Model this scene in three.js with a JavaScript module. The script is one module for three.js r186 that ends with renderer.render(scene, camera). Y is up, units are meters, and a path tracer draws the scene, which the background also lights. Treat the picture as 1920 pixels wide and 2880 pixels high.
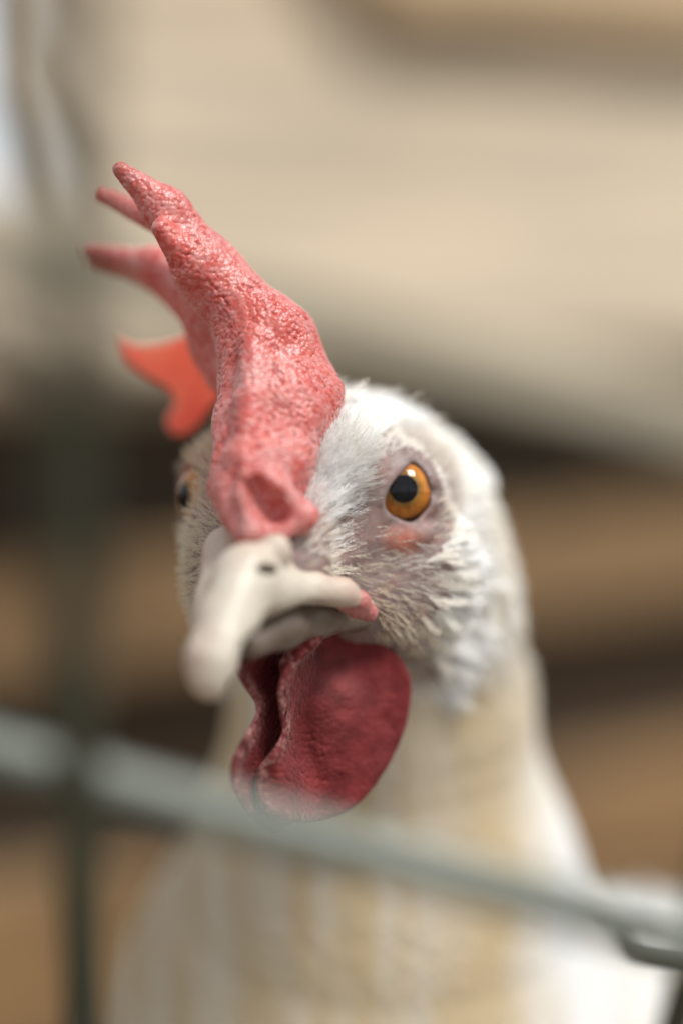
import * as THREE from 'three';
import { mergeGeometries } from 'three/addons/utils/BufferGeometryUtils.js';
import { RoundedBoxGeometry } from 'three/addons/geometries/RoundedBoxGeometry.js';

// ---------------------------------------------------------------- camera, sky, sun, exposure
const scene = new THREE.Scene();
const PITCH = -0.117, DIST = 0.35, EYE_LEVEL = new THREE.Vector3(0, 0.4, 0);
const RX = new THREE.Matrix4().makeRotationX(PITCH);
const camera = new THREE.PerspectiveCamera(25.77, 682 / 1024, 0.02, 400);
camera.position.copy(new THREE.Vector3(0, 0, DIST).applyMatrix4(RX).add(EYE_LEVEL));
camera.rotation.x = PITCH;
camera.focus = DIST + 0.002;
camera.userData.fStop = 2.3;                        // about a 34 mm pupil

const SUN = new THREE.Vector3(0.42, 0.86, 0.27).normalize();
{
  const W = 256, H = 128, d = new Float32Array(W * H * 4);
  for (let j = 0; j < H; j++) for (let i = 0; i < W; i++) {
    const el = ((j + 0.5) / H - 0.5) * Math.PI, y = Math.sin(el), o = (j * W + i) * 4;
    const k = y > 0 ? 2.25 - 1.0 * y : 0.42;   // bright thin overcast
    d[o] = k * 0.96; d[o + 1] = k * 1.0; d[o + 2] = k * 1.03; d[o + 3] = 1;
  }
  const sky = new THREE.DataTexture(d, W, H, THREE.RGBAFormat, THREE.FloatType);
  sky.mapping = THREE.EquirectangularReflectionMapping; sky.magFilter = THREE.LinearFilter; sky.needsUpdate = true;
  scene.background = sky; scene.environment = sky;
  scene.backgroundIntensity = 0.37; scene.environmentIntensity = 0.37;
}
const sun = new THREE.DirectionalLight(0xfffcf8, 4.1);
sun.position.copy(SUN).multiplyScalar(3).add(EYE_LEVEL);
sun.target.position.copy(EYE_LEVEL);
sun.castShadow = true; sun.shadow.radius = 40; sun.shadow.mapSize.set(2048, 2048);
Object.assign(sun.shadow.camera, { left: -1, right: 1, top: 1, bottom: -1, near: 0.1, far: 8 });
scene.add(sun, sun.target);

const renderer = new THREE.WebGLRenderer({ antialias: true });
renderer.toneMapping = THREE.LinearToneMapping;
renderer.toneMappingExposure = 1.22;
renderer.shadowMap.enabled = true;

// ---------------------------------------------------------------- helpers
let seed = 20240611;
const rnd = () => { seed |= 0; seed = (seed + 0x6d2b79f5) | 0; let t = Math.imul(seed ^ (seed >>> 15), 1 | seed); t = (t + Math.imul(t ^ (t >>> 7), 61 | t)) ^ t; return ((t ^ (t >>> 14)) >>> 0) / 4294967296; };
const rr = (a, b) => a + (b - a) * rnd();
const clamp = (x, a, b) => Math.min(b, Math.max(a, x)), mix = (a, b, t) => a + (b - a) * t;
const sstep = (a, b, x) => { const t = clamp((x - a) / (b - a), 0, 1); return t * t * (3 - 2 * t); };
// a measured place: x, y as measured on the photograph, z = millimetres nearer than the eye brow; result in mm, axes right / up / towards the camera
const K = 18, D = 350;
const P = (px, py, z) => { const s = (D - z) / D / K; return [(px - 960) * s, (1440 - py) * s, z]; };
const pxOf = (x, y, z) => { const s = K * D / (D - z); return [960 + x * s, 1440 - y * s]; };
const toWorld = (p) => new THREE.Vector3(p[0], p[1], p[2]).multiplyScalar(0.001).applyMatrix4(RX).add(EYE_LEVEL);

function hash3(x, y, z) { let h = Math.imul(x, 374761393) + Math.imul(y, 668265263) + Math.imul(z, 2147483647 ^ 0x5bd1e995); h = Math.imul(h ^ (h >>> 13), 1274126177); return h ^ (h >>> 16); }
const h01 = (x, y, z) => (hash3(x, y, z) >>> 0) / 4294967296;
function vnoise(x, y, z) {
  const ix = Math.floor(x), iy = Math.floor(y), iz = Math.floor(z); let fx = x - ix, fy = y - iy, fz = z - iz;
  fx = fx * fx * (3 - 2 * fx); fy = fy * fy * (3 - 2 * fy); fz = fz * fz * (3 - 2 * fz);
  const c = (a, b, d) => h01(ix + a, iy + b, iz + d);
  return mix(mix(mix(c(0, 0, 0), c(1, 0, 0), fx), mix(c(0, 1, 0), c(1, 1, 0), fx), fy), mix(mix(c(0, 0, 1), c(1, 0, 1), fx), mix(c(0, 1, 1), c(1, 1, 1), fx), fy), fz) * 2 - 1;
}
const fbm = (x, y, z, o = 3) => { let s = 0, a = 0.5; for (let i = 0; i < o; i++) { s += a * vnoise(x, y, z); x *= 2.03; y *= 2.03; z *= 2.03; a *= 0.5; } return s; };
function worley(x, y, z) {                        // distance to the nearest of jittered points, one a cell
  const ix = Math.floor(x), iy = Math.floor(y), iz = Math.floor(z); let m = 9;
  for (let a = -1; a < 2; a++) for (let b = -1; b < 2; b++) for (let c = -1; c < 2; c++) {
    const h = hash3(ix + a, iy + b, iz + c), X = ix + a + (h & 255) / 255 - x, Y = iy + b + ((h >>> 8) & 255) / 255 - y, Z = iz + c + ((h >>> 16) & 255) / 255 - z;
    const d = X * X + Y * Y + Z * Z; if (d < m) m = d;
  }
  return Math.sqrt(m);
}

// distance fields in mm
const smin = (a, b, k) => { const h = Math.max(k - Math.abs(a - b), 0) / k; return Math.min(a, b) - h * h * k * 0.25; };
const smax = (a, b, k) => -smin(-a, -b, k);
function cone(a, ra, b, rb, flat = 1) {           // tapered capsule; flat > 1 thins it along the view depth
  const bx = b[0] - a[0], by = b[1] - a[1], bz = b[2] - a[2], l2 = bx * bx + by * by + bz * bz;
  if (flat === 1) return (x, y, z) => {
    const px = x - a[0], py = y - a[1], pz = z - a[2], t = clamp((px * bx + py * by + pz * bz) / l2, 0, 1);
    return Math.hypot(px - bx * t, py - by * t, pz - bz * t) - mix(ra, rb, t);
  };
  const f2 = bx * bx + by * by + 1e-6;
  return (x, y, z) => {
    const px = x - a[0], py = y - a[1], pz = z - a[2], t = clamp((px * bx + py * by) / f2, 0, 1);
    return (Math.hypot(px - bx * t, py - by * t, (pz - bz * t) * flat) - mix(ra, rb, t)) / (1 + (flat - 1) * 0.5);
  };
}
const chain = (pts, flat = 1) => { const out = []; for (let i = 0; i + 1 < pts.length; i++) out.push(cone(P(...pts[i]), pts[i][3], P(...pts[i + 1]), pts[i + 1][3], flat)); return out; };
function ellipsoid(c, r, rot) {
  const m = rot ? new THREE.Matrix3().setFromMatrix4(new THREE.Matrix4().makeRotationFromEuler(new THREE.Euler(...rot)).transpose()).elements : null;
  return (x, y, z) => {
    let X = x - c[0], Y = y - c[1], Z = z - c[2];
    if (m) { const a = m[0] * X + m[3] * Y + m[6] * Z, b = m[1] * X + m[4] * Y + m[7] * Z, d = m[2] * X + m[5] * Y + m[8] * Z; X = a; Y = b; Z = d; }
    const k0 = Math.hypot(X / r[0], Y / r[1], Z / r[2]), k1 = Math.hypot(X / (r[0] * r[0]), Y / (r[1] * r[1]), Z / (r[2] * r[2]));
    return k1 < 1e-9 ? -Math.min(...r) : k0 * (k0 - 1) / k1;
  };
}
const blend = (prims, k) => (x, y, z) => { let d = prims[0](x, y, z); for (let i = 1; i < prims.length; i++) d = smin(d, prims[i](x, y, z), k); return d; };
function polygon(points) {                        // signed distance in the plane
  const n = points.length;
  return (x, y) => {
    let d = 1e9, s = 1;
    for (let i = 0, j = n - 1; i < n; j = i, i++) {
      const [ax, ay] = points[i], [bx, by] = points[j], ex = bx - ax, ey = by - ay, wx = x - ax, wy = y - ay, t = clamp((wx * ex + wy * ey) / (ex * ex + ey * ey), 0, 1);
      const qx = wx - ex * t, qy = wy - ey * t; d = Math.min(d, qx * qx + qy * qy);
      const c1 = y >= ay, c2 = y < by, c3 = ex * wy > ey * wx;
      if ((c1 && c2 && c3) || (!c1 && !c2 && !c3)) s = -s;
    }
    return s * Math.sqrt(d);
  };
}
function smoothLoop(pts, n, closed = true) { return new THREE.CatmullRomCurve3(pts.map(([a, b]) => new THREE.Vector3(a, b, 0)), closed).getPoints(n).slice(0, closed ? -1 : undefined).map((v) => [v.x, v.y]); }

// surface nets over a box, then moved out by bump(x, y, z); colours from paint(x, y, z, out)
function mesh(f, lo, hi, cell, bump, paint, fine = 0) {
  const B = 6, nb = [0, 1, 2].map((i) => Math.ceil((hi[i] - lo[i]) / (cell * B))), N = nb.map((v) => v * B + 1), [nx, ny, nz] = N;
  const g = new Float32Array(nx * ny * nz), known = new Uint8Array(nx * ny * nz), at = (i, j, k) => (k * ny + j) * nx + i, live = [];
  const reach = B * cell * 0.87 * 1.35 + cell;
  for (let k = 0; k < nb[2]; k++) for (let j = 0; j < nb[1]; j++) for (let i = 0; i < nb[0]; i++) {
    const d = f(lo[0] + (i + 0.5) * B * cell, lo[1] + (j + 0.5) * B * cell, lo[2] + (k + 0.5) * B * cell);
    if (Math.abs(d) > reach) continue;
    live.push([i, j, k]);
    for (let c = 0; c <= B; c++) for (let b = 0; b <= B; b++) for (let a = 0; a <= B; a++) {
      const q = at(i * B + a, j * B + b, k * B + c); if (known[q]) continue; known[q] = 1;
      g[q] = f(lo[0] + (i * B + a) * cell, lo[1] + (j * B + b) * cell, lo[2] + (k * B + c) * cell);
    }
  }
  const id = new Int32Array(nx * ny * nz).fill(-1), pos = [];
  const O = [0, 1, nx, nx + 1, nx * ny, nx * ny + 1, nx * ny + nx, nx * ny + nx + 1], E = [[0, 1], [2, 3], [4, 5], [6, 7], [0, 2], [1, 3], [4, 6], [5, 7], [0, 4], [1, 5], [2, 6], [3, 7]];
  for (const [bi, bj, bk] of live) for (let c = 0; c < B; c++) for (let b = 0; b < B; b++) for (let a = 0; a < B; a++) {
    const i = bi * B + a, j = bj * B + b, k = bk * B + c, q = at(i, j, k); let s = 0;
    for (let e = 0; e < 8; e++) if (g[q + O[e]] < 0) s++;
    if (s === 0 || s === 8) continue;
    let X = 0, Y = 0, Z = 0, n = 0;
    for (const [u, v] of E) { const gu = g[q + O[u]], gv = g[q + O[v]]; if ((gu < 0) === (gv < 0)) continue; const t = gu / (gu - gv); X += mix(u & 1, v & 1, t); Y += mix((u >> 1) & 1, (v >> 1) & 1, t); Z += mix(u >> 2, v >> 2, t); n++; }
    id[q] = pos.length / 3; pos.push(lo[0] + (i + X / n) * cell, lo[1] + (j + Y / n) * cell, lo[2] + (k + Z / n) * cell);
  }
  const idx = [], quad = (a, b, c, d, flip) => { if (a < 0 || b < 0 || c < 0 || d < 0) return; if (flip) idx.push(a, c, b, a, d, c); else idx.push(a, b, c, a, c, d); };
  for (const [bi, bj, bk] of live) for (let c = 0; c < B; c++) for (let b = 0; b < B; b++) for (let a = 0; a < B; a++) {
    const i = bi * B + a, j = bj * B + b, k = bk * B + c, q = at(i, j, k), s = g[q] < 0;
    if (i && j && k) {
      if (s !== g[q + 1] < 0) quad(id[q], id[q - nx], id[q - nx - nx * ny], id[q - nx * ny], s);
      if (s !== g[q + nx] < 0) quad(id[q], id[q - nx * ny], id[q - 1 - nx * ny], id[q - 1], s);
      if (s !== g[q + nx * ny] < 0) quad(id[q], id[q - 1], id[q - 1 - nx], id[q - nx], s);
    }
  }
  for (; fine > 0; fine--) {                         // each triangle in four
    const mids = new Map(), old = idx.splice(0), mid = (a, b) => { const k = a < b ? a * 4194304 + b : b * 4194304 + a; let v = mids.get(k); if (v === undefined) { v = pos.length / 3; pos.push((pos[a * 3] + pos[b * 3]) / 2, (pos[a * 3 + 1] + pos[b * 3 + 1]) / 2, (pos[a * 3 + 2] + pos[b * 3 + 2]) / 2); mids.set(k, v); } return v; };
    for (let t = 0; t < old.length; t += 3) { const [a, b, c] = [old[t], old[t + 1], old[t + 2]], u = mid(a, b), v = mid(b, c), w = mid(c, a); idx.push(a, u, w, u, b, v, w, v, c, u, v, w); }
  }
  // fix the winding if needed: triangles must face along the gradient
  const n = pos.length / 3, e = cell * 0.4, nrm = new Float32Array(n * 3), col = paint ? new Float32Array(n * 3) : null, out = [1, 1, 1];
  for (let v = 0; v < n; v++) {
    let x = pos[v * 3], y = pos[v * 3 + 1], z = pos[v * 3 + 2];
    let gx = f(x + e, y, z) - f(x - e, y, z), gy = f(x, y + e, z) - f(x, y - e, z), gz = f(x, y, z + e) - f(x, y, z - e), l = Math.hypot(gx, gy, gz) || 1;
    gx /= l; gy /= l; gz /= l;
    const d = clamp(f(x, y, z) / (l / (2 * e)), -cell, cell); x -= gx * d; y -= gy * d; z -= gz * d;
    nrm[v * 3] = gx; nrm[v * 3 + 1] = gy; nrm[v * 3 + 2] = gz;
    if (col) { paint(x, y, z, out); col.set(out, v * 3); }
    const h = bump ? bump(x, y, z) : 0;
    pos[v * 3] = x + gx * h; pos[v * 3 + 1] = y + gy * h; pos[v * 3 + 2] = z + gz * h;
  }
  let vote = 0;
  for (let t = 0; t < idx.length; t += 303) { const [a, b, c] = [idx[t], idx[t + 1], idx[t + 2]].map((v) => new THREE.Vector3(pos[v * 3], pos[v * 3 + 1], pos[v * 3 + 2])); if (c === undefined) break; vote += Math.sign(b.sub(a).cross(c.sub(a)).dot(new THREE.Vector3(nrm[idx[t] * 3], nrm[idx[t] * 3 + 1], nrm[idx[t] * 3 + 2]))); if (t > idx.length - 310) break; }
  if (vote < 0) for (let t = 0; t < idx.length; t += 3) { const s = idx[t + 1]; idx[t + 1] = idx[t + 2]; idx[t + 2] = s; }
  const geo = new THREE.BufferGeometry();
  geo.setAttribute('position', new THREE.Float32BufferAttribute(pos, 3));
  if (col) geo.setAttribute('color', new THREE.BufferAttribute(col, 3));
  geo.setIndex(idx); geo.computeVertexNormals();
  return geo;
}
function tag(o, label, category, group) { o.userData.label = label; o.userData.category = category; if (group) o.userData.group = group; return o; }
const shade = (o) => { o.castShadow = true; o.receiveShadow = true; return o; };
function part(name, geo, material, parent) { const m = shade(new THREE.Mesh(geo, material)); m.name = name; parent.add(m); return m; }

// ---------------------------------------------------------------- materials
const lin = (r, g, b) => new THREE.Color().setRGB(r, g, b);
const M = {
  comb: new THREE.MeshPhysicalMaterial({ color: lin(1, 1, 1), vertexColors: true, roughness: 0.38, sheen: 1, sheenColor: lin(1, 0.88, 0.92), sheenRoughness: 0.6, transmission: 0.28, thickness: 0 }),
  lobe: new THREE.MeshPhysicalMaterial({ color: lin(1, 1, 1), vertexColors: true, roughness: 0.9, transmission: 0.75, thickness: 0 }),
  wattle: new THREE.MeshPhysicalMaterial({ color: lin(1, 1, 1), vertexColors: true, roughness: 0.7, specularIntensity: 0.6, sheen: 0.2, sheenColor: lin(1, 0.75, 0.76), sheenRoughness: 0.5, transmission: 0.4, thickness: 0 }),
  skin: new THREE.MeshPhysicalMaterial({ color: lin(1, 1, 1), vertexColors: true, roughness: 0.55 }),
  beak: new THREE.MeshPhysicalMaterial({ color: lin(1, 1, 1), vertexColors: true, roughness: 0.5, clearcoat: 0.25, clearcoatRoughness: 0.32 }),
  iris: new THREE.MeshPhysicalMaterial({ color: lin(1, 1, 1), vertexColors: true, roughness: 0.7, specularIntensity: 0.3 }),
  pupil: new THREE.MeshPhysicalMaterial({ color: lin(0.004, 0.004, 0.006), roughness: 1, specularIntensity: 0 }),
  cornea: new THREE.MeshPhysicalMaterial({ color: lin(1, 1, 1), roughness: 0.02, transmission: 1, thickness: 0, ior: 1.38 }),
  feather: new THREE.MeshPhysicalMaterial({ color: lin(1, 1, 1), roughness: 0.85, transmission: 0.35, thickness: 0, side: THREE.DoubleSide }),
  dull: new THREE.MeshPhysicalMaterial({ color: lin(0.06, 0.066, 0.045), metalness: 0.3, roughness: 0.6 }),
  galvanised: new THREE.MeshPhysicalMaterial({ color: lin(0.15, 0.165, 0.145), metalness: 0.5, roughness: 0.5 }),
};

// ---------------------------------------------------------------- ground
{
  const n = 256, d = new Uint8Array(n * n * 4);
  for (let j = 0; j < n; j++) for (let i = 0; i < n; i++) { const v = fbm(i / 9, j / 9, 3, 4) * 0.5 + fbm(i / 40, j / 40, 8, 2) * 0.5, o = (j * n + i) * 4; d[o] = 118 + 46 * v; d[o + 1] = 108 + 44 * v; d[o + 2] = 94 + 42 * v; d[o + 3] = 255; }
  const t = new THREE.DataTexture(d, n, n); t.colorSpace = THREE.SRGBColorSpace; t.wrapS = t.wrapT = THREE.RepeatWrapping; t.repeat.set(600, 600); t.magFilter = THREE.LinearFilter; t.needsUpdate = true;
  const g = shade(new THREE.Mesh(new THREE.PlaneGeometry(300, 300).rotateX(-Math.PI / 2), new THREE.MeshStandardMaterial({ map: t, roughness: 1 })));
  g.name = 'ground'; g.userData.kind = 'structure'; scene.add(g);
}

// ---------------------------------------------------------------- wooden coop wall behind the hen
const woodMaps = [0, 1, 2].map((v) => {
  const w = 512, h = 64, d = new Uint8Array(w * h * 4);
  for (let j = 0; j < h; j++) for (let i = 0; i < w; i++) {
    const u = fbm(i / 60 + v * 31, j / 2.2 + 4 * fbm(i / 130, j / 30, v, 2), v, 4), k = fbm(i / 120, j / 40, v + 9, 2), o = (j * w + i) * 4, c = 215 + 46 * u + 30 * k;
    d[o] = clamp(c, 0, 255); d[o + 1] = clamp(c - 4 - 6 * u, 0, 255); d[o + 2] = clamp(c - 10 - 12 * u, 0, 255); d[o + 3] = 255;
  }
  const t = new THREE.DataTexture(d, w, h); t.colorSpace = THREE.SRGBColorSpace; t.wrapS = t.wrapT = THREE.RepeatWrapping; t.magFilter = THREE.LinearFilter; t.needsUpdate = true; return t;
});
const wood = (r, g, b, v = 0) => new THREE.MeshStandardMaterial({ color: lin(r, g, b), map: woodMaps[v], roughness: 0.85 });
const WALL = { a: -300, b: -470 };                 // depth at the left and the right edge of the frame, mm
const wallZ = (px) => mix(WALL.a, WALL.b, px / 1920 * (D - WALL.a) / (D - mix(WALL.a, WALL.b, clamp(px / 1920, 0, 1))) );
{
  const origin = toWorld(P(0, 1440, WALL.a)), far = toWorld(P(1920, 1440, WALL.b)); origin.y = far.y = 0;
  const along = far.clone().sub(origin), run = along.length(), yaw = Math.atan2(-along.z, along.x); along.normalize();
  const wall = new THREE.Group(); wall.name = 'plank_wall'; wall.position.copy(origin); wall.rotation.y = yaw; scene.add(wall);
  tag(wall, 'blurred wall of pale and brown wooden planks with dark gaps behind the hen', 'wall');
  // height of a photograph row at the left edge of the wall
  const rowY = (py) => toWorld(P(0, py, WALL.a)).y;
  const plank = (x0, x1, yTop, yBot, depth, thick, m) => {
    const w = x1 - x0, h = yTop - yBot, geo = new RoundedBoxGeometry(w, h, thick, 2, Math.min(0.003, thick * 0.3)), uv = geo.attributes.uv, p = geo.attributes.position;
    for (let i = 0; i < uv.count; i++) uv.setXY(i, (p.getX(i) + x0) / 0.6 + yTop * 7.3, (p.getY(i) + yTop * 3) / 0.14);
    const b = part('plank', geo, m, wall); b.position.set((x0 + x1) / 2, (yTop + yBot) / 2, depth + thick / 2); return b;
  };
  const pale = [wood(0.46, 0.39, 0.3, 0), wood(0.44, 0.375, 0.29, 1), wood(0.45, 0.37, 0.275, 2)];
  const L = -0.9, Rr = 1.6;
  // sloping lid of pale boards, its lower edge standing out over the front
  const SL = 0.8, edge = rowY(1075);
  for (let i = 0; i < 4; i++) { const h = 0.072, b = plank([L, 0.033, 0.055, 0.075][i], Rr, h, 0.0015, 0, 0.018, pale[i % 3]); b.rotation.x = SL - Math.PI / 2; b.position.y = edge + (i + 0.5) * h * Math.sin(Math.PI / 2 - SL) ; b.position.z = 0.045 - (i + 0.5) * h * Math.cos(Math.PI / 2 - SL); }
  // brown board lying on the lid, high on the right
  { const b = plank(run * 0.6, Rr, 0.13, 0, 0, 0.016, wood(0.45, 0.33, 0.2, 2)); b.rotation.x = SL - Math.PI / 2; const q = 0.2; b.position.y = edge + 0.024 + q * Math.sin(Math.PI / 2 - SL); b.position.z = 0.064 - q * Math.cos(Math.PI / 2 - SL); }
  // grey rail sloping down to the right
  { const a = toWorld(P(-300, 625, -225)), b = toWorld(P(2300, 1262, -300)), g = new RoundedBoxGeometry(a.distanceTo(b), 0.0175, 0.014, 2, 0.003), m = part('rail', g, wood(0.43, 0.395, 0.315, 1), wall); wall.updateMatrixWorld(true); const inv = wall.matrixWorld.clone().invert(); a.applyMatrix4(inv); b.applyMatrix4(inv); m.position.copy(a).add(b).multiplyScalar(0.5); m.quaternion.setFromUnitVectors(new THREE.Vector3(1, 0, 0), b.clone().sub(a).normalize()); }
  // two slack wires in front of the boards
  for (const [a, b] of [[P(1120, 985, -345), P(1630, 1575, -415)], [P(1500, 860, -385), P(2090, 1500, -470)]]) { const p = toWorld(a).sub(origin), q = toWorld(b).sub(origin), g = new THREE.TubeGeometry(new THREE.CatmullRomCurve3([p, p.clone().lerp(q, 0.5).add(new THREE.Vector3(0, -0.004, 0)), q]), 16, 0.0016, 8).rotateY(0), m = part('brace_wire', g, M.dull, wall); m.rotation.y = -yaw; }
  // boards set back behind the open row, recess shade painted into their dark colour
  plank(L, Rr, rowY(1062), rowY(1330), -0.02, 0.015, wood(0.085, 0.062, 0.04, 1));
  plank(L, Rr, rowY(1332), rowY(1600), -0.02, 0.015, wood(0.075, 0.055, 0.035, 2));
  // lower boards; the darkest has the shade of a gap in its colour
  plank(L, Rr, rowY(1560), rowY(1920), 0.0, 0.022, wood(0.29, 0.18, 0.088, 0));
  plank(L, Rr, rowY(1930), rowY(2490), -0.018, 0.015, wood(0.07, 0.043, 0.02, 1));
  plank(L, Rr, rowY(2475), rowY(3000), 0.0, 0.022, wood(0.3, 0.18, 0.08, 2));
  plank(L, Rr, rowY(3010), 0, -0.004, 0.022, wood(0.3, 0.2, 0.12, 0));
}

// ---------------------------------------------------------------- the hen
const hen = new THREE.Group(); hen.name = 'hen';
const HEN_BASE = toWorld([50, 0, -130]); HEN_BASE.y = 0; hen.position.copy(HEN_BASE); scene.add(hen);
tag(hen, 'white hen with a floppy red comb and amber eye, looking over a wire', 'hen');
const BAKE = new THREE.Matrix4().makeTranslation(EYE_LEVEL.clone().sub(HEN_BASE)).multiply(RX).multiply(new THREE.Matrix4().makeScale(0.001, 0.001, 0.001));
const grown = (name, geo, material, parent = hen) => part(name, geo.applyMatrix4(BAKE), material, parent);

// eyes
const EYES = [
  { c: P(1130, 1379, -12.5), g: new THREE.Vector3(0.02, 0.03, 1).normalize(), R: 6 },
  { c: P(606, 1398, -17), g: new THREE.Vector3(-0.86, 0.0, 0.42).normalize(), R: 6 },
];
const lidOutline = polygon(smoothLoop([[1161, 1304], [1193, 1336], [1206, 1378], [1205, 1418], [1186, 1446], [1156, 1468], [1126, 1460], [1101, 1447], [1085, 1430], [1085, 1401], [1101, 1365], [1124, 1336], [1144, 1315]].map(([a, b]) => P(a, b, -7).slice(0, 2)), 60));

// comb
const [combMain, combTail, combF] = (() => {
  const body = [
    ...chain([[728, 1440, 6, 4.6], [748, 1310, 3, 6.4], [782, 1150, -4, 8.3], [752, 960, -7, 6.8], [590, 768, -8, 4.9], [468, 588, -6, 3.0], [338, 476, -4, 1.25]]),
    ...chain([[885, 1110, -6, 4.6], [800, 980, -9, 5]]),
    ...chain([[540, 740, -4, 3.2], [452, 642, -1, 1.3]]),
    ...chain([[500, 640, -12, 2.6], [285, 548, -18, 1.3]]),
    ...chain([[600, 860, -15, 4.5], [440, 745, -22, 2.6], [244, 703, -28, 1.0]]),
    ...chain([[600, 900, -17, 4], [430, 770, -26, 2], [262, 742, -30, 0.9]]),
    ...chain([[612, 850, -15, 4.2], [612, 960, -20, 4.2], [650, 1040, -19, 4.5]]),
    ...chain([[705, 1000, -14, 5], [700, 1180, -10, 4.5]]),
    ...chain([[686, 960, -6, 3.2], [676, 1200, 0, 3.6], [668, 1380, 7, 3.6], [698, 1505, 13, 2.3]]),
  ];
  const tailPoly = polygon(smoothLoop([[322, 948], [345, 1012], [415, 1062], [472, 1098], [488, 1130], [464, 1185], [492, 1226], [548, 1208], [592, 1150], [640, 1090], [680, 960], [620, 905], [545, 930], [455, 962], [380, 968]], 80).map(([a, b]) => P(a, b, 0).slice(0, 2)));
  const tail = (x, y, z) => {
    const [px, py] = pxOf(x, y, z), d2 = tailPoly((px - 960) / K, (1440 - py) / K), zc = -31 + (1060 - py) * 0.034 + (px - 560) * 0.05 + 1.2 * Math.sin(px / 55), dz = (Math.abs(z - zc) - 1.5) * 0.8;
    return Math.min(Math.max(d2 + 1.2, dz + 0.8), 0) + Math.hypot(Math.max(d2 + 1.2, 0), Math.max(dz + 0.8, 0)) - 1;
  };
  const front = [
    ...chain([[716, 960, 0, 2.0], [704, 1130, 5, 2.1], [694, 1290, 9.5, 1.9], [698, 1400, 13, 1.7], [714, 1500, 15.2, 1.3]]),
    ...chain([[690, 1290, 8, 2.6], [770, 1390, 10.5, 2.2], [850, 1452, 8.5, 2.4]]),
    ...chain([[850, 1452, 8.5, 2.2], [790, 1490, 11, 1.6], [730, 1480, 12, 1.6]]),
  ];
  const a = blend(body, 3), b = tail, c = blend(front, 1.6), hollow = ellipsoid(P(745, 1410, 14), [2.5, 4.4, 5], [0, 0, 0.6]);
  const main = (x, y, z) => smax(smin(a(x, y, z), c(x, y, z), 1.6), -hollow(x, y, z) - 0.9 * fbm(x / 2.2, y / 2.2, z / 2.2, 2), 1.6);
  return [main, b, (x, y, z) => Math.min(main(x, y, z), b(x, y, z))];
})();
const COMB_BEAD = 0.66;
function combBump(x, y, z) {
  const w = 0.12, wx = x + w * vnoise(x, y, z), wy = y + w * vnoise(x + 9, y, z + 4), wz = z + w * vnoise(x, y + 7, z + 2), [px, py] = pxOf(x, y, z);
  const near = sstep(-26, -10, z), w1 = worley(wx / COMB_BEAD, wy / COMB_BEAD, wz / COMB_BEAD);
  const folds = fbm(x / 2.2 + y / 9, y / 6 - x / 9, z / 2.2, 2) * sstep(800, 1000, py) + 0.5 * fbm(x / 5 - y / 14, y / 5, z / 5, 2);
  return near * (0.4 * (Math.sqrt(Math.max(0, 1 - 1.35 * w1 * w1)) - 0.6) * (0.85 + 0.6 * vnoise(x / 3.2, y / 3.2, z / 3.2)) + 0.75 * folds);
}
const combPaint = (x, y, z, o) => {                 // dry pale flakes here and there over red skin
  const n = fbm(x / 2.2, y / 2.2, z / 2.2, 3), m = fbm(x / 7 + 4, y / 7, z / 7, 3), f = vnoise(x / 0.75 + 50, y / 0.75, z / 0.75), q = clamp(0.38 + 0.5 * f + 0.6 * m, 0, 1) * 0.62;
  o[0] = mix(0.6 + 0.1 * n, 0.82, q); o[1] = mix(0.105 + 0.07 * n, 0.49, q); o[2] = mix(0.085 + 0.05 * n, 0.47, q);
};
grown('comb', mesh(combMain, [-46, -8, -48], [8, 60, 22], 0.3, combBump, combPaint, 1), M.comb);
grown('comb_lobe', mesh(combTail, [-50, -2, -52], [-10, 40, -10], 0.5, (x, y, z) => 0.15 * fbm(x / 2, y / 2, z / 2, 2), (x, y, z, o) => { const n = fbm(x / 4, y / 4, z / 4, 3); const v = sstep(0.1, 0, Math.abs(fbm(x / 9, y / 9, z / 9 + 7, 2))) * 0.3; o[0] = 0.93 - 0.2 * v; o[1] = 0.35 + 0.16 * n - 0.22 * v; o[2] = 0.25 + 0.1 * n - 0.14 * v; }), M.lobe);  // oranger and paler than the comb: backlit glow put into the colour

// wattles: two folded sheets with a thick ridged front edge
function wattle(outline, zOf, thick, edge) {
  const poly = polygon(smoothLoop(outline, 90).map(([a, b]) => P(a, b, 0).slice(0, 2)));
  const field = (x, y, z) => {
    const [px, py] = pxOf(x, y, z), d2 = poly(px / K - 960 / K, 1440 / K - py / K), t = thick * (0.42 + 0.75 * Math.exp(-Math.pow(Math.max(0, -d2 - 0.6) / 1.5, 2)) * edge(px, py)) , dz = (Math.abs(z - zOf(px, py)) - t) * 0.8;
    return Math.min(Math.max(d2 + 1.1, dz + 0.7), 0) + Math.hypot(Math.max(d2 + 1.1, 0), Math.max(dz + 0.7, 0)) - 0.8;
  };
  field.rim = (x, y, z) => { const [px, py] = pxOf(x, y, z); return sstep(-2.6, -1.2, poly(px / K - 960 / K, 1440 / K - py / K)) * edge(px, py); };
  return field;
}
const wl0 = wattle([[905, 1745], [890, 1790], [842, 1830], [792, 1880], [776, 1940], [782, 2010], [786, 2060], [762, 2110], [725, 2155], [712, 2210], [728, 2265], [790, 2310], [900, 2318], [1000, 2275], [1080, 2185], [1140, 2060], [1160, 1950], [1148, 1875], [1090, 1810], [1000, 1770]],
  (px, py) => 2.5 - 9 * sstep(765, 890, px + 22 * Math.sin((py - 1960) / 62)) - 6 * sstep(880, 1150, px) - 4 * Math.exp(-(((px - 950) / 85) ** 2 + ((py - 1850) / 100) ** 2)) + 1.2 * Math.sin((py - 1800) / 95) * sstep(1000, 760, px), 2.1, (px, py) => sstep(950, 820, px));
const wlSheet = wl0;
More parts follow.
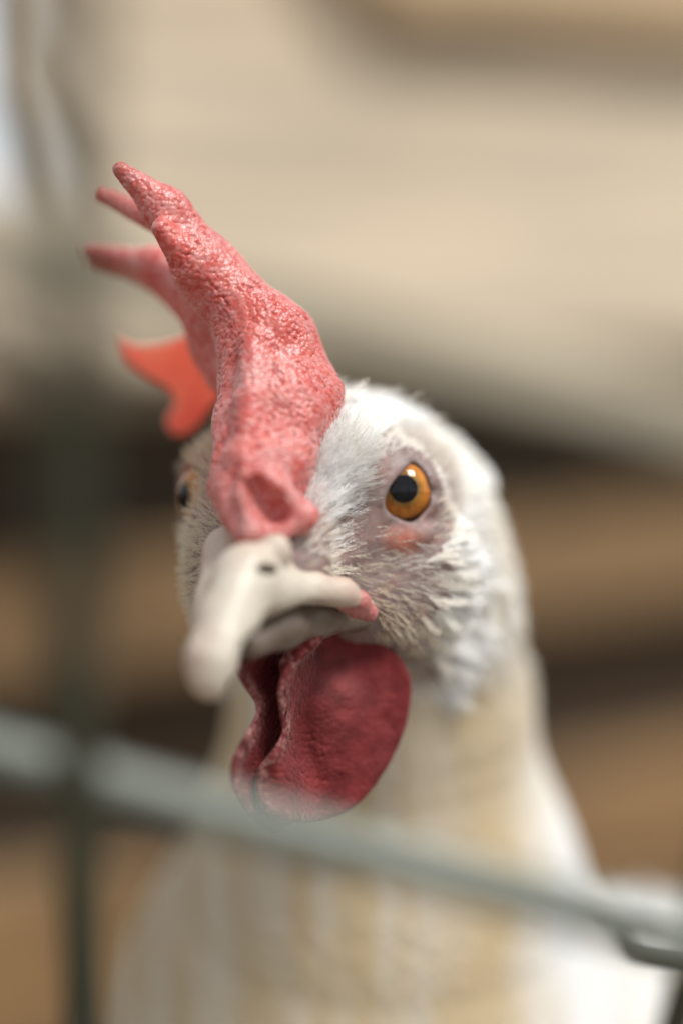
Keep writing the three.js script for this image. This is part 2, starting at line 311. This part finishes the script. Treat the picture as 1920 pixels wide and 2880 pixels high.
const wlStem = blend(chain([[908, 1742, 0.5, 2.0], [872, 1795, 2, 1.5], [808, 1868, 2.6, 1.3]]), 1);
const wl = (x, y, z) => smin(wlSheet(x, y, z), wlStem(x, y, z), 1);
const wr = wattle([[650, 1860], [672, 1920], [712, 1975], [712, 2010], [690, 2060], [655, 2120], [645, 2190], [662, 2240], [705, 2300], [770, 2345], [850, 2300], [900, 2150], [910, 1950], [880, 1800], [760, 1800]],
  (px, py) => 4.5 - (px - 680) * 0.095 + 1 * Math.sin((py - 1830) / 90), 2.2, () => 1);
const wattleBump = (x, y, z) => {
  const [px, py] = pxOf(x, y, z), w1 = worley(x / 0.8 + 0.2 * vnoise(x, y, z), y / 0.7, z / 1.1);
  return 0.26 * (Math.sqrt(Math.max(0, 1 - 1.3 * w1 * w1)) - 0.6) * (0.35 + 0.65 * sstep(1000, 830, px)) + 0.22 * fbm(x / 2.4, y / 2.4, z / 6, 2);
};
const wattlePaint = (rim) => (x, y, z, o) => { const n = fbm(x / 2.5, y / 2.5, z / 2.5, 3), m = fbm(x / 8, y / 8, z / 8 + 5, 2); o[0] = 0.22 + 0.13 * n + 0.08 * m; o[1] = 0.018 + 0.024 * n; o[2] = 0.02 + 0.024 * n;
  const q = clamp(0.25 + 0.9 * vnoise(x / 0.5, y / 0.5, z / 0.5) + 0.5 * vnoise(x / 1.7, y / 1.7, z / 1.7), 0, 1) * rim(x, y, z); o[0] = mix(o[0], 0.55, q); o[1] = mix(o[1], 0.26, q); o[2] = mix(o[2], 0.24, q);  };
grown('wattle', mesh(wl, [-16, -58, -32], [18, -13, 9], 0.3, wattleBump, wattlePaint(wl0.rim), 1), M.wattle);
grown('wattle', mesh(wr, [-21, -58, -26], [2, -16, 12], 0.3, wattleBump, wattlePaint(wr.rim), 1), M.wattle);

// beak
const upperBeak = (() => {
  const base = blend([
    ...chain([[742, 1580, 10, 3.8], [692, 1628, 15.5, 4.3], [642, 1750, 20, 4.2], [603, 1862, 24, 3.8], [592, 1915, 25, 2.6]]),
    ...chain([[650, 1560, 3, 4.6], [632, 1720, 11, 4.4], [604, 1850, 18, 3.7]]),
    ...chain([[708, 1572, 15.2, 1.5], [672, 1660, 20.2, 1.7], [630, 1790, 24.5, 1.7]]),
    ...chain([[690, 1680, 14.5, 4.4], [780, 1660, 11, 3.0], [880, 1660, 7, 2.2], [960, 1668, 4, 1.8], [1030, 1705, 0.5, 1.2]]),
  ], 3);
  const flap = ellipsoid(P(775, 1550, 13.5), [2.5, 2.7, 2.2], [0, 0, 0.3]), slot = ellipsoid(P(748, 1602, 17.5), [1.7, 0.8, 4], [0, 0, -0.2]);
  const under = blend(chain([[1040, 1806, 2, 5], [880, 1796, 9, 5.2], [775, 1822, 17, 5], [722, 1880, 23, 4.4], [690, 1960, 26, 3.0]]), 2);
  return (x, y, z) => { let d = smin(base(x, y, z), flap(x, y, z), 0.9); d = smax(d, -slot(x, y, z), 0.5); return smax(d, -under(x, y, z), 0.8); };
})();
grown('upper_beak', mesh(upperBeak, [-28, -32, -4], [6, 2, 33], 0.3, (x, y, z) => 0.1 * fbm(x / 2.6, y / 1.4, z / 2.6, 3) + 0.05 * vnoise(x / 0.5 + y / 0.3, y / 2, z / 0.5), (x, y, z, o) => {
  const [px, py] = pxOf(x, y, z), n = fbm(x / 3, y / 3, z / 3, 3) + 0.5 * vnoise(x / 0.45 + y / 0.4, y / 2.4, z / 0.5), pink = sstep(640, 560, px) * 0.5 + sstep(1640, 1560, py) * 0.4 + sstep(850, 1000, px) * 0.8, q = clamp(pink + n * 0.35, 0, 1);
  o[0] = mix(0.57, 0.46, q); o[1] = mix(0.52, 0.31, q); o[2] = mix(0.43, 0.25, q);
}), M.beak);
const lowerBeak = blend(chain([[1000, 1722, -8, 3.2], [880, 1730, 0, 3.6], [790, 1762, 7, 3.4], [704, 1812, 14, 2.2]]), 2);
grown('lower_beak', mesh(lowerBeak, [-18, -28, -12], [8, -10, 24], 0.4, (x, y, z) => 0.08 * fbm(x, y, z, 2), (x, y, z, o) => { const n = fbm(x / 3, y / 3, z / 3, 2); o[0] = 0.12 + 0.06 * n; o[1] = 0.085 + 0.05 * n; o[2] = 0.062 + 0.04 * n; }), M.beak);  // horn darkened: shade below the upper beak put into its colour
const gape = blend([...chain([[880, 1640, 4.5, 1.0], [960, 1655, 3.4, 1.3], [1010, 1690, 2, 1.5], [1038, 1722, 0, 1.2]]), ...chain([[940, 1690, 2.2, 1.0], [1000, 1712, 1.2, 1.3], [1036, 1724, 0, 1.2]])], 0.8);
grown('mouth_corner', mesh(gape, [-8, -20, -5], [8, -8, 9], 0.22, (x, y, z) => 0.22 * (0.6 - Math.min(1, worley(x / 0.6, y / 0.6, z / 0.6))), (x, y, z, o) => { const n = fbm(x, y, z, 3), q = clamp(sstep(900, 1010, pxOf(x, y, z)[0]) + 0.4 * n, 0, 1); o[0] = mix(0.5, 0.42, q); o[1] = mix(0.3, 0.14, q); o[2] = mix(0.25, 0.13, q); }), M.skin);

// head and neck skin, torso, legs: one body
const headF = (() => {
  const soft = blend([
    ellipsoid(P(865, 1352, -20), [18, 14.2, 20]),
    ...chain([[975, 1360, -32, 14.5], [1034, 1450, -37, 18.7], [1058, 1565, -42, 21.2], [1068, 1700, -47, 23.2], [1072, 2000, -60, 26.6], [1066, 2500, -75, 37], [1035, 3000, -92, 50]]),
    ellipsoid(P(1120, 1600, -17), [12, 14, 10]),
    ellipsoid(P(620, 1590, -12), [5.6, 13, 10]),
    ...chain([[840, 1470, -8, 12.5], [770, 1600, 2, 8.5]]),
    ellipsoid(P(1000, 1690, -15), [10, 7.5, 9]),
    ...chain([[940, 1790, -26, 9], [1000, 2050, -48, 18]]),
    ellipsoid(P(1130, 1379, -12.8), [6.5, 6.7, 6.3]),
    ellipsoid(EYES[1].c, [7.2, 7.6, 7.6]),
  ], 4);
  const bag = ellipsoid(P(1142, 1512, -8.3), [4.6, 2.4, 2.0], [0, 0, 0.25]), brow = cone(P(1066, 1405, -6.8), 1.2, P(1150, 1280, -9.3), 0.8), brow2 = cone(P(1150, 1280, -9.6), 0.7, P(1212, 1350, -9), 1.0), rim = cone(P(1212, 1420, -9), 1.0, P(1150, 1478, -8), 0.9);
  const hollow = ellipsoid(P(1015, 1475, 0), [4.2, 8.5, 4.6], [0, 0, -0.25]);
  return (x, y, z) => {
    let d = smax(soft(x, y, z), -hollow(x, y, z), 4);
    d = smin(d, bag(x, y, z), 1.2); d = smin(d, brow(x, y, z), 1.5); d = smin(d, brow2(x, y, z), 1.5); d = smin(d, rim(x, y, z), 1.2);
    if (z > -16 && x > 4 && x < 20) { const s = (D + 7) / (D - z), e = Math.max(lidOutline(x * s, y * s), -13 - z); d = smax(d, -e, 0.7); }
    const E = EYES[1], vx = x - E.c[0], vy = y - E.c[1], vz = z - E.c[2], l = Math.hypot(vx, vy, vz) || 1, ax = vx * E.g.x + vy * E.g.y + vz * E.g.z;
    d = smax(d, -Math.max((0.62 - ax / l) * l, l - 9, 4.2 - l), 0.7);
    return d;
  };
})();
const torsoF = (() => {
  const b = blend([
    cone(P(1066, 2500, -75), 37, P(1035, 3000, -92), 50), cone(P(1035, 3000, -92), 50, [2, -150, -110], 56),
    ellipsoid([72, -178, -160], [74, 78, 95], [0, 0.5, 0]), ellipsoid([30, -188, -122], [60, 66, 60]), ellipsoid([122, -165, -235], [40, 45, 60], [0.4, 0.6, 0]),
  ], 18);
  const legs = [];
  for (const [hx, hz] of [[30, -135], [85, -175]]) {      // thigh, hock, shank, toes; heights above the ground at y = -375
    const g = -352 - (hz) * 0.117;
    legs.push(cone([hx, -225, hz - 10], 26, [hx, -272, hz - 22], 10), cone([hx, -272, hz - 22], 8, [hx, g + 8, hz], 4.5));
    for (const [tx, tz] of [[-22, 34], [2, 42], [24, 30], [2, -24]]) legs.push(cone([hx, g + 5, hz], 4.5, [hx + tx, g + 2 - tz * 0.117, hz + tz], 2.6));
  }
  const l = blend(legs, 5);
  return (x, y, z) => smin(b(x, y, z), l(x, y, z), 6);
})();
const skinPaint = (x, y, z, o) => {
  const [px, py] = pxOf(x, y, z), n = fbm(x / 2.2, y / 2.2, z / 2.2, 3), m = fbm(x / 0.8, y / 0.8, z / 0.8 + 3, 2);
  const lid = clamp(1 - Math.hypot((px - 1130) / 75, (py - 1520) / 55), 0, 1), red = clamp(sstep(1030, 900, px) * sstep(1560, 1350, py) * 0.5 + lid * 1.3 + 0.35 * n, 0, 1);
  o[0] = mix(0.21, 0.46, red) + 0.05 * m; o[1] = mix(0.15, 0.15, red) + 0.04 * m; o[2] = mix(0.14, 0.1, red) + 0.04 * m;
  const down = Math.max(sstep(1900, 1980, py), sstep(-28, -34, z), sstep(1290, 1350, px)); o[0] = mix(o[0], 0.74, down); o[1] = mix(o[1], 0.68, down); o[2] = mix(o[2], 0.58, down);   // white down under the feathers
};
const headGeo = mesh(headF, [-40, -68, -112], [46, 26, 14], 0.42, (x, y, z) => 0.12 * fbm(x / 0.9, y / 0.9, z / 0.9, 3) - 0.12 * sstep(0.08, 0, Math.abs(fbm(x / 2.2, y / 1.1, z / 2.2, 2))) + 0.1 * fbm(x / 2.5, y / 2.5, z / 2.5, 2), skinPaint);
const torsoGeo = mesh(torsoF, [-70, -385, -345], [195, -40, -10], 3, null, (x, y, z, o) => { const leg = y < -262; o[0] = leg ? 0.55 : 0.74; o[1] = leg ? 0.4 : 0.68; o[2] = leg ? 0.16 : 0.57; });
const surfaces = [headGeo, torsoGeo].map((g) => ({ p: g.attributes.position.array.slice(), n: g.attributes.normal.array.slice(), i: g.index.array.slice() }));
grown('body', mergeGeometries([headGeo, torsoGeo]), M.skin);

for (const E of EYES) {
  const q = new THREE.Quaternion().setFromUnitVectors(new THREE.Vector3(0, 1, 0), E.g), c = new THREE.Vector3(...E.c);
  const ball = new THREE.SphereGeometry(E.R, 96, 72), p = ball.attributes.position, col = new Float32Array(p.count * 3);
  for (let i = 0; i < p.count; i++) {
    const a = Math.acos(clamp(p.getY(i) / E.R, -1, 1)), th = Math.atan2(p.getZ(i), p.getX(i)), X = Math.cos(th) * 7, Z = Math.sin(th) * 7, n = vnoise(X, Z, a * 5) * 0.6 + 0.4 * vnoise(X * 2.5, Z * 2.5, a * 9);
    const ring = 0.8 * sstep(0.43, 0.37, a), rimd = sstep(0.8, 0.95, a), inner = sstep(0.62, 0.45, a);
    let r = 0.46 + 0.14 * n - 0.2 * inner, g = 0.16 + 0.07 * n - 0.04 * inner, b = 0.018 + 0.008 * n;
    r = mix(r, 0.05, ring); g = mix(g, 0.055, ring); b = mix(b, 0.045, ring);
    r = mix(r, 0.07, rimd); g = mix(g, 0.03, rimd); b = mix(b, 0.015, rimd);
    col.set([r, g, b], i * 3);
  }
  ball.setAttribute('color', new THREE.BufferAttribute(col, 3));
  const place = (g, off = 0) => g.applyQuaternion(q).translate(c.x + E.g.x * off, c.y + E.g.y * off, c.z + E.g.z * off);
  const eye = grown('eye', place(ball), M.iris);
  grown('pupil', place(new THREE.SphereGeometry(E.R + 0.03, 48, 12, 0, 6.2832, 0, 0.375)), M.pupil, eye);
  grown('cornea', place(new THREE.SphereGeometry(5.5, 64, 32, 0, 6.2832, 0, 1.35), 1.15), M.cornea, eye);
}

// ---------------------------------------------------------------- feathers
// A feather is a fine shaft with barbs on both sides; length 1 along y, face along z.
function featherGeo(barbs, spread, half, curl, thickness, loose) {
  const pos = [], idx = [], ribbon = (pts, w0) => {
    const s = pos.length / 3; pts.forEach(([x, y, z], i) => { const w = w0 * (1 - 0.85 * i / (pts.length - 1)), a = i ? pts[i - 1] : pts[0], b = i < pts.length - 1 ? pts[i + 1] : pts[i], dx = b[0] - a[0], dy = b[1] - a[1], l = Math.hypot(dx, dy) || 1; pos.push(x - dy / l * w, y + dx / l * w, z, x + dy / l * w, y - dx / l * w, z); });
    for (let i = 0; i + 1 < pts.length; i++) idx.push(s + 2 * i, s + 2 * i + 1, s + 2 * i + 2, s + 2 * i + 2, s + 2 * i + 1, s + 2 * i + 3);
  };
  const spine = (t) => [0.04 * Math.sin(t * 3), t, curl * t * t];
  ribbon([0, 0.35, 0.7, 1].map(spine), thickness * 1.3);
  for (let i = 0; i < barbs; i++) for (const s of [-1, 1]) {
    const t = 0.05 + 0.92 * (i + rnd() * 0.8) / barbs, b = spine(t), w = half * Math.pow(Math.sin(Math.PI * clamp(0.12 + t * 0.82, 0, 1)), 0.7) * rr(0.75, 1.15), up = w * spread * rr(0.8, 1.3), dz = rr(-1, 1) * loose * w + curl * 0.4 * up;
    ribbon([b, [b[0] + s * w * 0.55, b[1] + up * 0.45, b[2] + dz * 0.4 - 0.05 * w], [b[0] + s * w, b[1] + up, b[2] + dz]], thickness);
  }
  const g = new THREE.BufferGeometry(); g.setAttribute('position', new THREE.Float32BufferAttribute(pos, 3)); g.setIndex(idx); g.computeVertexNormals(); return g;
}
function vaneGeo(half, curl) {                       // closed pointed vane, its edge split into barb tips
  const pos = [], idx = [], N = 9, C = [-1, -0.5, 0, 0.5, 1], wide = (t) => half * Math.min(1, 0.35 + t * 4) * Math.sqrt(Math.max(0, 1 - Math.pow(t, 2.6)));
  for (let i = 0; i <= N; i++) { const t = i / N, w = wide(t); for (const c of C) pos.push(c * w, t - Math.abs(c) * 0.05 * (1 - t), curl * t * t - c * c * w * 0.3); }
  for (let i = 0; i < N; i++) for (let c = 0; c < 4; c++) { const a = i * 5 + c; idx.push(a, a + 1, a + 5, a + 1, a + 6, a + 5); }
  for (let k = 0; k < 40; k++) { const t = rr(0.3, 1), s = rnd() < 0.5 ? -1 : 1, w = wide(t), x = s * w * rr(0.6, 1), y = t - 0.03, z = curl * t * t - w * 0.3, q = pos.length / 3, d = 0.008; pos.push(x - d, y - 0.06, z, x + d, y - 0.06, z, x + s * rr(0.005, 0.035), y + rr(0.03, 0.12), z + rr(-0.01, 0.012)); idx.push(q, q + 1, q + 2); }
  const g = new THREE.BufferGeometry(); g.setAttribute('position', new THREE.Float32BufferAttribute(pos, 3)); g.setIndex(idx); g.computeVertexNormals(); return g;
}
const FEATHERS = {
  bristle: [0, 1, 2].map(() => featherGeo(5, 3, 0.1, rr(0, 0.25), 0.01, 0.6)),
  fuzz: [0, 1].map(() => featherGeo(7, 2.2, 0.16, rr(0, 0.2), 0.013, 0.5)),
  fluff: [0, 1, 2].map(() => featherGeo(26, 2.3, 0.15, rr(-0.1, 0.15), 0.011, 0.4)),
  vane: [0, 1].map(() => vaneGeo(rr(0.09, 0.13), rr(-0.04, 0))),
  hackle: [0, 1].map(() => featherGeo(22, 1.3, 0.2, rr(-0.12, 0.05), 0.026, 0.12)),
};
// surface sampler with area weights
function sampler({ p, n, i }) {
  const c = new Float64Array(i.length / 3); let s = 0; const v = (k) => new THREE.Vector3(p[k * 3], p[k * 3 + 1], p[k * 3 + 2]);
  for (let t = 0; t < c.length; t++) { const a = v(i[t * 3]), b = v(i[t * 3 + 1]), d = v(i[t * 3 + 2]); s += b.sub(a).cross(d.sub(a)).length() / 2; c[t] = s; }
  return { area: s, next() {
    const r = rnd() * s; let lo = 0, hi = c.length - 1; while (lo < hi) { const m = (lo + hi) >> 1; if (c[m] < r) lo = m + 1; else hi = m; }
    let u = rnd(), w = rnd(); if (u + w > 1) { u = 1 - u; w = 1 - w; } const [A, B, C] = [i[lo * 3], i[lo * 3 + 1], i[lo * 3 + 2]], q = 1 - u - w, at = (X, k) => X[A * 3 + k] * q + X[B * 3 + k] * u + X[C * 3 + k] * w;
    return [new THREE.Vector3(at(p, 0), at(p, 1), at(p, 2)), new THREE.Vector3(at(n, 0), at(n, 1), at(n, 2)).normalize()];
  } };
}
const neckTint = (p) => { const [px, py] = pxOf(p.x, p.y, p.z); return tint(0.1 + 0.75 * sstep(1560, 1340, px) * sstep(1600, 1900, py) + 0.45 * vnoise(p.x / 3.5, p.y / 30, 3), p.x, p.y, p.z, 0.16); };  // tan stains and streaks, plus shade and warm bounce painted on the neck front
const BILL = new THREE.Vector3(...P(790, 1600, 6)), DOWN = new THREE.Vector3(0, -1, 0.05);
const plumes = {};                                  // name > geometry index > list of [matrix, colour]
function grow(kind, pos, nor, flow, len, lift, color, roll = 0.3, field) {
  const dir = flow.clone().addScaledVector(nor, -flow.dot(nor)).normalize(); if (!isFinite(dir.x) || dir.lengthSq() < 0.5) return;
  dir.applyAxisAngle(nor, rr(-roll, roll));
  if (field) { const t = pos.clone().addScaledVector(dir, len * 0.9); lift += clamp(((field === torsoF ? 0.8 : 0.5) - field(t.x, t.y, t.z)) / len, -0.03, 0.7); }  // lie along the body
  const y = dir.multiplyScalar(Math.cos(lift)).addScaledVector(nor, Math.sin(lift)).normalize(), x = new THREE.Vector3().crossVectors(y, nor).normalize(); x.applyAxisAngle(y, kind === 'vane' ? rr(-0.1, 0.1) : rr(-0.5, 0.5)); const z = new THREE.Vector3().crossVectors(x, y);
  const m = new THREE.Matrix4().makeBasis(x.multiplyScalar(len * rr(0.85, 1.15)), y.multiplyScalar(len), z.multiplyScalar(len)).setPosition(pos.clone().addScaledVector(nor, kind === 'vane' ? 0.05 : -0.15));
  const v = Math.floor(rnd() * FEATHERS[kind].length);
  ((plumes[kind] ??= [])[v] ??= []).push([m, color]);
}
const tint = (shadeTan, x, y, z, spread = 0.35) => { const n = fbm(x / 5, y / 9, z / 5, 2), q = clamp(shadeTan + spread * (n + rr(-0.17, 0.17)), 0, 1); return lin(mix(0.86, 0.68, q), mix(0.86, 0.55, q), mix(0.85, 0.35, q)); };  // tan over white feathers, for stains and for painted shade
{
  const head = sampler(surfaces[0]);
  for (let k = 0; k < 110000; k++) {
    const [p, n] = head.next(), [px, py] = pxOf(p.x, p.y, p.z);
    if (p.z < -106 || n.z < -0.75 ) continue;
    if (combF(p.x, p.y, p.z) < 0.4 || upperBeak(p.x, p.y, p.z) < 0.5 || gape(p.x, p.y, p.z) < 0.3 || lowerBeak(p.x, p.y, p.z) < 0.2 || wl(p.x, p.y, p.z) < 0.8 || wr(p.x, p.y, p.z) < 0.8) continue;
    const byWattle = wl(p.x, p.y, p.z) < 3.5 || wr(p.x, p.y, p.z) < 3;
    if (byWattle && wl(p.x, p.y, p.z) > 2 && py < 1900 && px > 900 && rnd() < 0.5) { grow('bristle', p, n, new THREE.Vector3(3, -4, -3), rr(1.5, 2.6), rr(0.1, 0.4), tint(0.7, p.x, p.y, p.z), 0.5); continue; }
    if (byWattle) continue;
    if (py > 1790 && px > 640 && px < 1150 && wl(p.x, p.y - 4, p.z + 1.5) < 2.5) continue;
    const face = p.z > -30 && py < 1960 && px < 1340;
    const el = Math.hypot((px - 1143) / 75, (py - 1388) / 98), er = p.distanceTo(new THREE.Vector3(...EYES[1].c).addScaledVector(EYES[1].g, 5));
    const radial = p.clone().sub(BILL); radial.z *= 0.6; radial.z -= 6;
    if (!face) {
      if (p.y < -44 && torsoF(p.x, p.y, p.z) < 0.8) continue;
      const e = 1.2; n.set(headF(p.x + e, p.y, p.z) - headF(p.x - e, p.y, p.z), headF(p.x, p.y + e, p.z) - headF(p.x, p.y - e, p.z), headF(p.x, p.y, p.z + e) - headF(p.x, p.y, p.z - e)).normalize();
      const w = sstep(1350, 1700, py), flow = radial.normalize().multiplyScalar(1 - w).addScaledVector(DOWN, w * 1.2).add(new THREE.Vector3(0.15, -0.25, -0.3));
      
      if (rnd() < 0.1 && py < 1900) grow('fluff', p, n, flow, rr(4, 6), rr(0.05, 0.2), tint(0.3, p.x, p.y, p.z)); else grow('vane', p, n, flow, rr(7, 11), rr(0, 0.02), neckTint(p), 0.2, headF);
      continue;
    }
    if (p.x > 0 && p.z > -20 && el < 1.06 || er < 6) continue;
    const bare = p.x > 0 ? sstep(2.6, 1.3, el) * sstep(1260, 1180, px + (1388 - py) * 0.2) * sstep(1290, 1390, py + 0.3 * (1130 - px)) : 0;                                     // skin shows round the eye
    if (rnd() < bare * 0.6) continue;
    const lores = Math.exp(-(((px - 1030) / 80) ** 2 + ((py - 1480) / 125) ** 2));         // bare hollow before the eye
    if (rnd() < lores * 0.9) continue;
    const tipOf = p.clone().addScaledVector(radial.clone().normalize(), 2.6), [tx, ty] = pxOf(tipOf.x, tipOf.y, tipOf.z);
    if (p.x > 0 && Math.hypot((tx - 1143) / 78, (ty - 1388) / 98) < 1.05) continue;
    const rear = sstep(1150, 1280, px) * sstep(1300, 1600, py), crown = sstep(1330, 1150, py) * sstep(880, 980, px), shadeTan = clamp(0.3 + 0.5 * Math.exp(-(((px - 1030) / 130) ** 2 + ((py - 1700) / 150) ** 2)) - 0.3 * crown - 0.3 * rear + (px < 640 ? 0.4 : 0), 0, 1);  // shade of the left and lower cheek painted as tan; crown and rear paler
    const flow = radial.clone(); if (py > 1700) flow.add(new THREE.Vector3(2, -8, -2));
    if ((px > 1170 || py < 1330) && px > 1040 && el < 2) { if (rnd() < 0.5 * sstep(1.05, 1.5, el) * Math.max(sstep(1165, 1215, px + (1388 - py) * 0.15), sstep(1320, 1280, py))) grow('fuzz', p, n, flow, rr(1.6, 3), rr(0.05, 0.25), tint(0.3, p.x, p.y, p.z), 0.4); continue; }
    if (px > 1235 && py < 1560) { if (rnd() < 0.12) grow('fluff', p, n, flow, rr(3, 5), rr(0.05, 0.3), tint(0.1, p.x, p.y, p.z)); else if (rnd() < 0.6) grow('vane', p, n, flow, rr(3, 5.5), rr(0, 0.12), tint(0.02, p.x, p.y, p.z), 0.25, headF); continue; }
    if (crown > 0.5) { if (rnd() < 0.6) grow('fluff', p, n, flow, rr(3, 5), rr(0.08, 0.3), tint(shadeTan, p.x, p.y, p.z)); continue; }
    if (rnd() < rear) { if (rnd() < 0.2) grow('fluff', p, n, flow, rr(4, 6.5), rr(0.1, 0.32), tint(shadeTan, p.x, p.y, p.z)); continue; }
    const tuft = Math.exp(-(((px - 925) / 58) ** 2 + ((py - 1300) / 100) ** 2));          // the tuft beside the comb
    if (rnd() < (px < 640 ? 0.6 : 0.36)) grow('bristle', p, n, flow, rr(1.8, 3.4), rr(0.15, 0.5), tint(shadeTan, p.x, p.y, p.z), 0.45);
    for (let q = 0; q < 3; q++) if (rnd() < tuft * 1.2) grow('bristle', p, n, flow, rr(3, 5.8), rr(0.15, 0.6), tint(0.05, p.x, p.y, p.z), 0.3);
  }
  for (const [px, py, z, len] of [[985, 1092, -9, 4], [995, 1088, -10, 3.4], [1075, 1085, -14, 1.8], [1110, 1092, -15, 2.2], [1150, 1110, -17, 2.4], [1172, 1125, -18, 2.2], [1215, 1165, -20, 1.8], [1262, 1225, -22, 2]]) for (let q = 0; q < 4; q++)
    grow('bristle', new THREE.Vector3(...P(px + rr(-14, 14), py + rr(0, 14), z)), new THREE.Vector3(0.25, 0.8, 0.2).normalize(), new THREE.Vector3(0.8, 0.7, -0.3), len * rr(0.7, 1.1), rr(0.2, 0.6), tint(0.3, px, py, z), 0.4);
  const body = sampler(surfaces[1]);
  for (let k = 0; k < 22000; k++) {
    const [p, n] = body.next(); if (p.y < -262 || p.y > -42) continue;
    const flow = p.z > -120 && p.y > -150 ? DOWN.clone().add(new THREE.Vector3(0.1, 0, -0.35)) : new THREE.Vector3(0.55, -0.35, -0.75);
    const neck = p.y > -116 && p.z > -147;
    if (neck || rnd() < 0.5) continue;
    grow('hackle', p, n, flow, rr(18, 30), rr(0.06, 0.25), tint(p.z > -125 && p.x < 38 ? 0.6 : 0.0, p.x, p.y, p.z));
  }
  for (let k = 0, made = 0; k < 900000 && made < 42000; k++) {
    const [p, n] = body.next(); if (p.y < -118 || p.y > -40 || p.z < -150 || n.z < -0.5) continue;
    made++; grow('vane', p, n, DOWN.clone().add(new THREE.Vector3(0.02, 0, 0.1)), rr(7, 11), rr(0, 0.03), neckTint(p), 0.2, torsoF);
  }
}
for (const [kind, name] of [['bristle', 'face_bristles'], ['fluff', 'head_feathers'], ['fuzz', 'eye_fuzz'], ['vane', 'neck_feathers'], ['hackle', 'body_feathers']]) for (const [v, list] of (plumes[kind] ?? []).entries()) {
  if (!list) continue;
  const im = shade(new THREE.InstancedMesh(FEATHERS[kind][v], M.feather, list.length)); im.name = name; im.userData.kind = 'stuff';
  list.forEach(([m, c], i) => { im.setMatrixAt(i, BAKE.clone().multiply(m)); im.setColorAt(i, c); });
  hen.add(im);
}

// ---------------------------------------------------------------- wire fence in front
{
  const base = toWorld([0, 0, 55]); base.y = 0;
  const fence = new THREE.Group(); fence.name = 'wire_fence'; fence.position.copy(base); scene.add(fence);
  tag(fence, 'blurred welded fence of thick galvanised wires in front of the hen', 'fence');
  const rod = (a, b, r, m_ = M.galvanised, name = 'wire') => { a = toWorld(a).sub(base); b = toWorld(b).sub(base); const d = b.clone().sub(a), g = new THREE.CylinderGeometry(r, r, d.length(), 20, 1).translate(0, d.length() / 2, 0), m = part(name, g, m_, fence); m.position.copy(a); m.quaternion.setFromUnitVectors(new THREE.Vector3(0, 1, 0), d.normalize()); return m; };
  const ext = (p0, p1, t) => p0.map((v, i) => mix(v, p1[i], t));
  const row_ = (y0, y1, z0, z1, r) => { const a = P(0, y0, z0), b = P(1920, y1, z1); rod(ext(a, b, -6), ext(a, b, 6), r); };
  const a0 = P(0, 2118, 74), b0 = P(1920, 2642, 76);
  rod(ext(a0, b0, -6), ext(a0, b0, 6), 0.0031);
  for (const k of [-3, -2, -1, 1, 2]) rod(ext(a0, b0, -6).map((v, i) => v + (i === 1 ? 150 * k : 0)), ext(a0, b0, 6).map((v, i) => v + (i === 1 ? 150 * k : 0)), 0.0038);
  const v0 = P(185, 600, 130), v1 = P(235, 2880, 46), gap = P(2010, 2400, 66)[0] - P(225, 2400, 66)[0];
  const bend = new THREE.CatmullRomCurve3([[1700, 2600, 66], [1745, 2660, 40], [1805, 2695, 20], [1930, 2708, 14], [2100, 2694, 20]].map((q) => toWorld(P(...q)).sub(base)));
  part('wire_end', new THREE.TubeGeometry(bend, 40, 0.0013, 12), M.dull, fence);
  for (let k = -4; k <= 4; k++) rod(ext(v0, v1, -1.8).map((v, i) => v + (i ? 0 : gap * k)), ext(v0, v1, 3.1).map((v, i) => v + (i ? 0 : gap * k)), 0.0027, M.dull);
}

renderer.render(scene, camera);
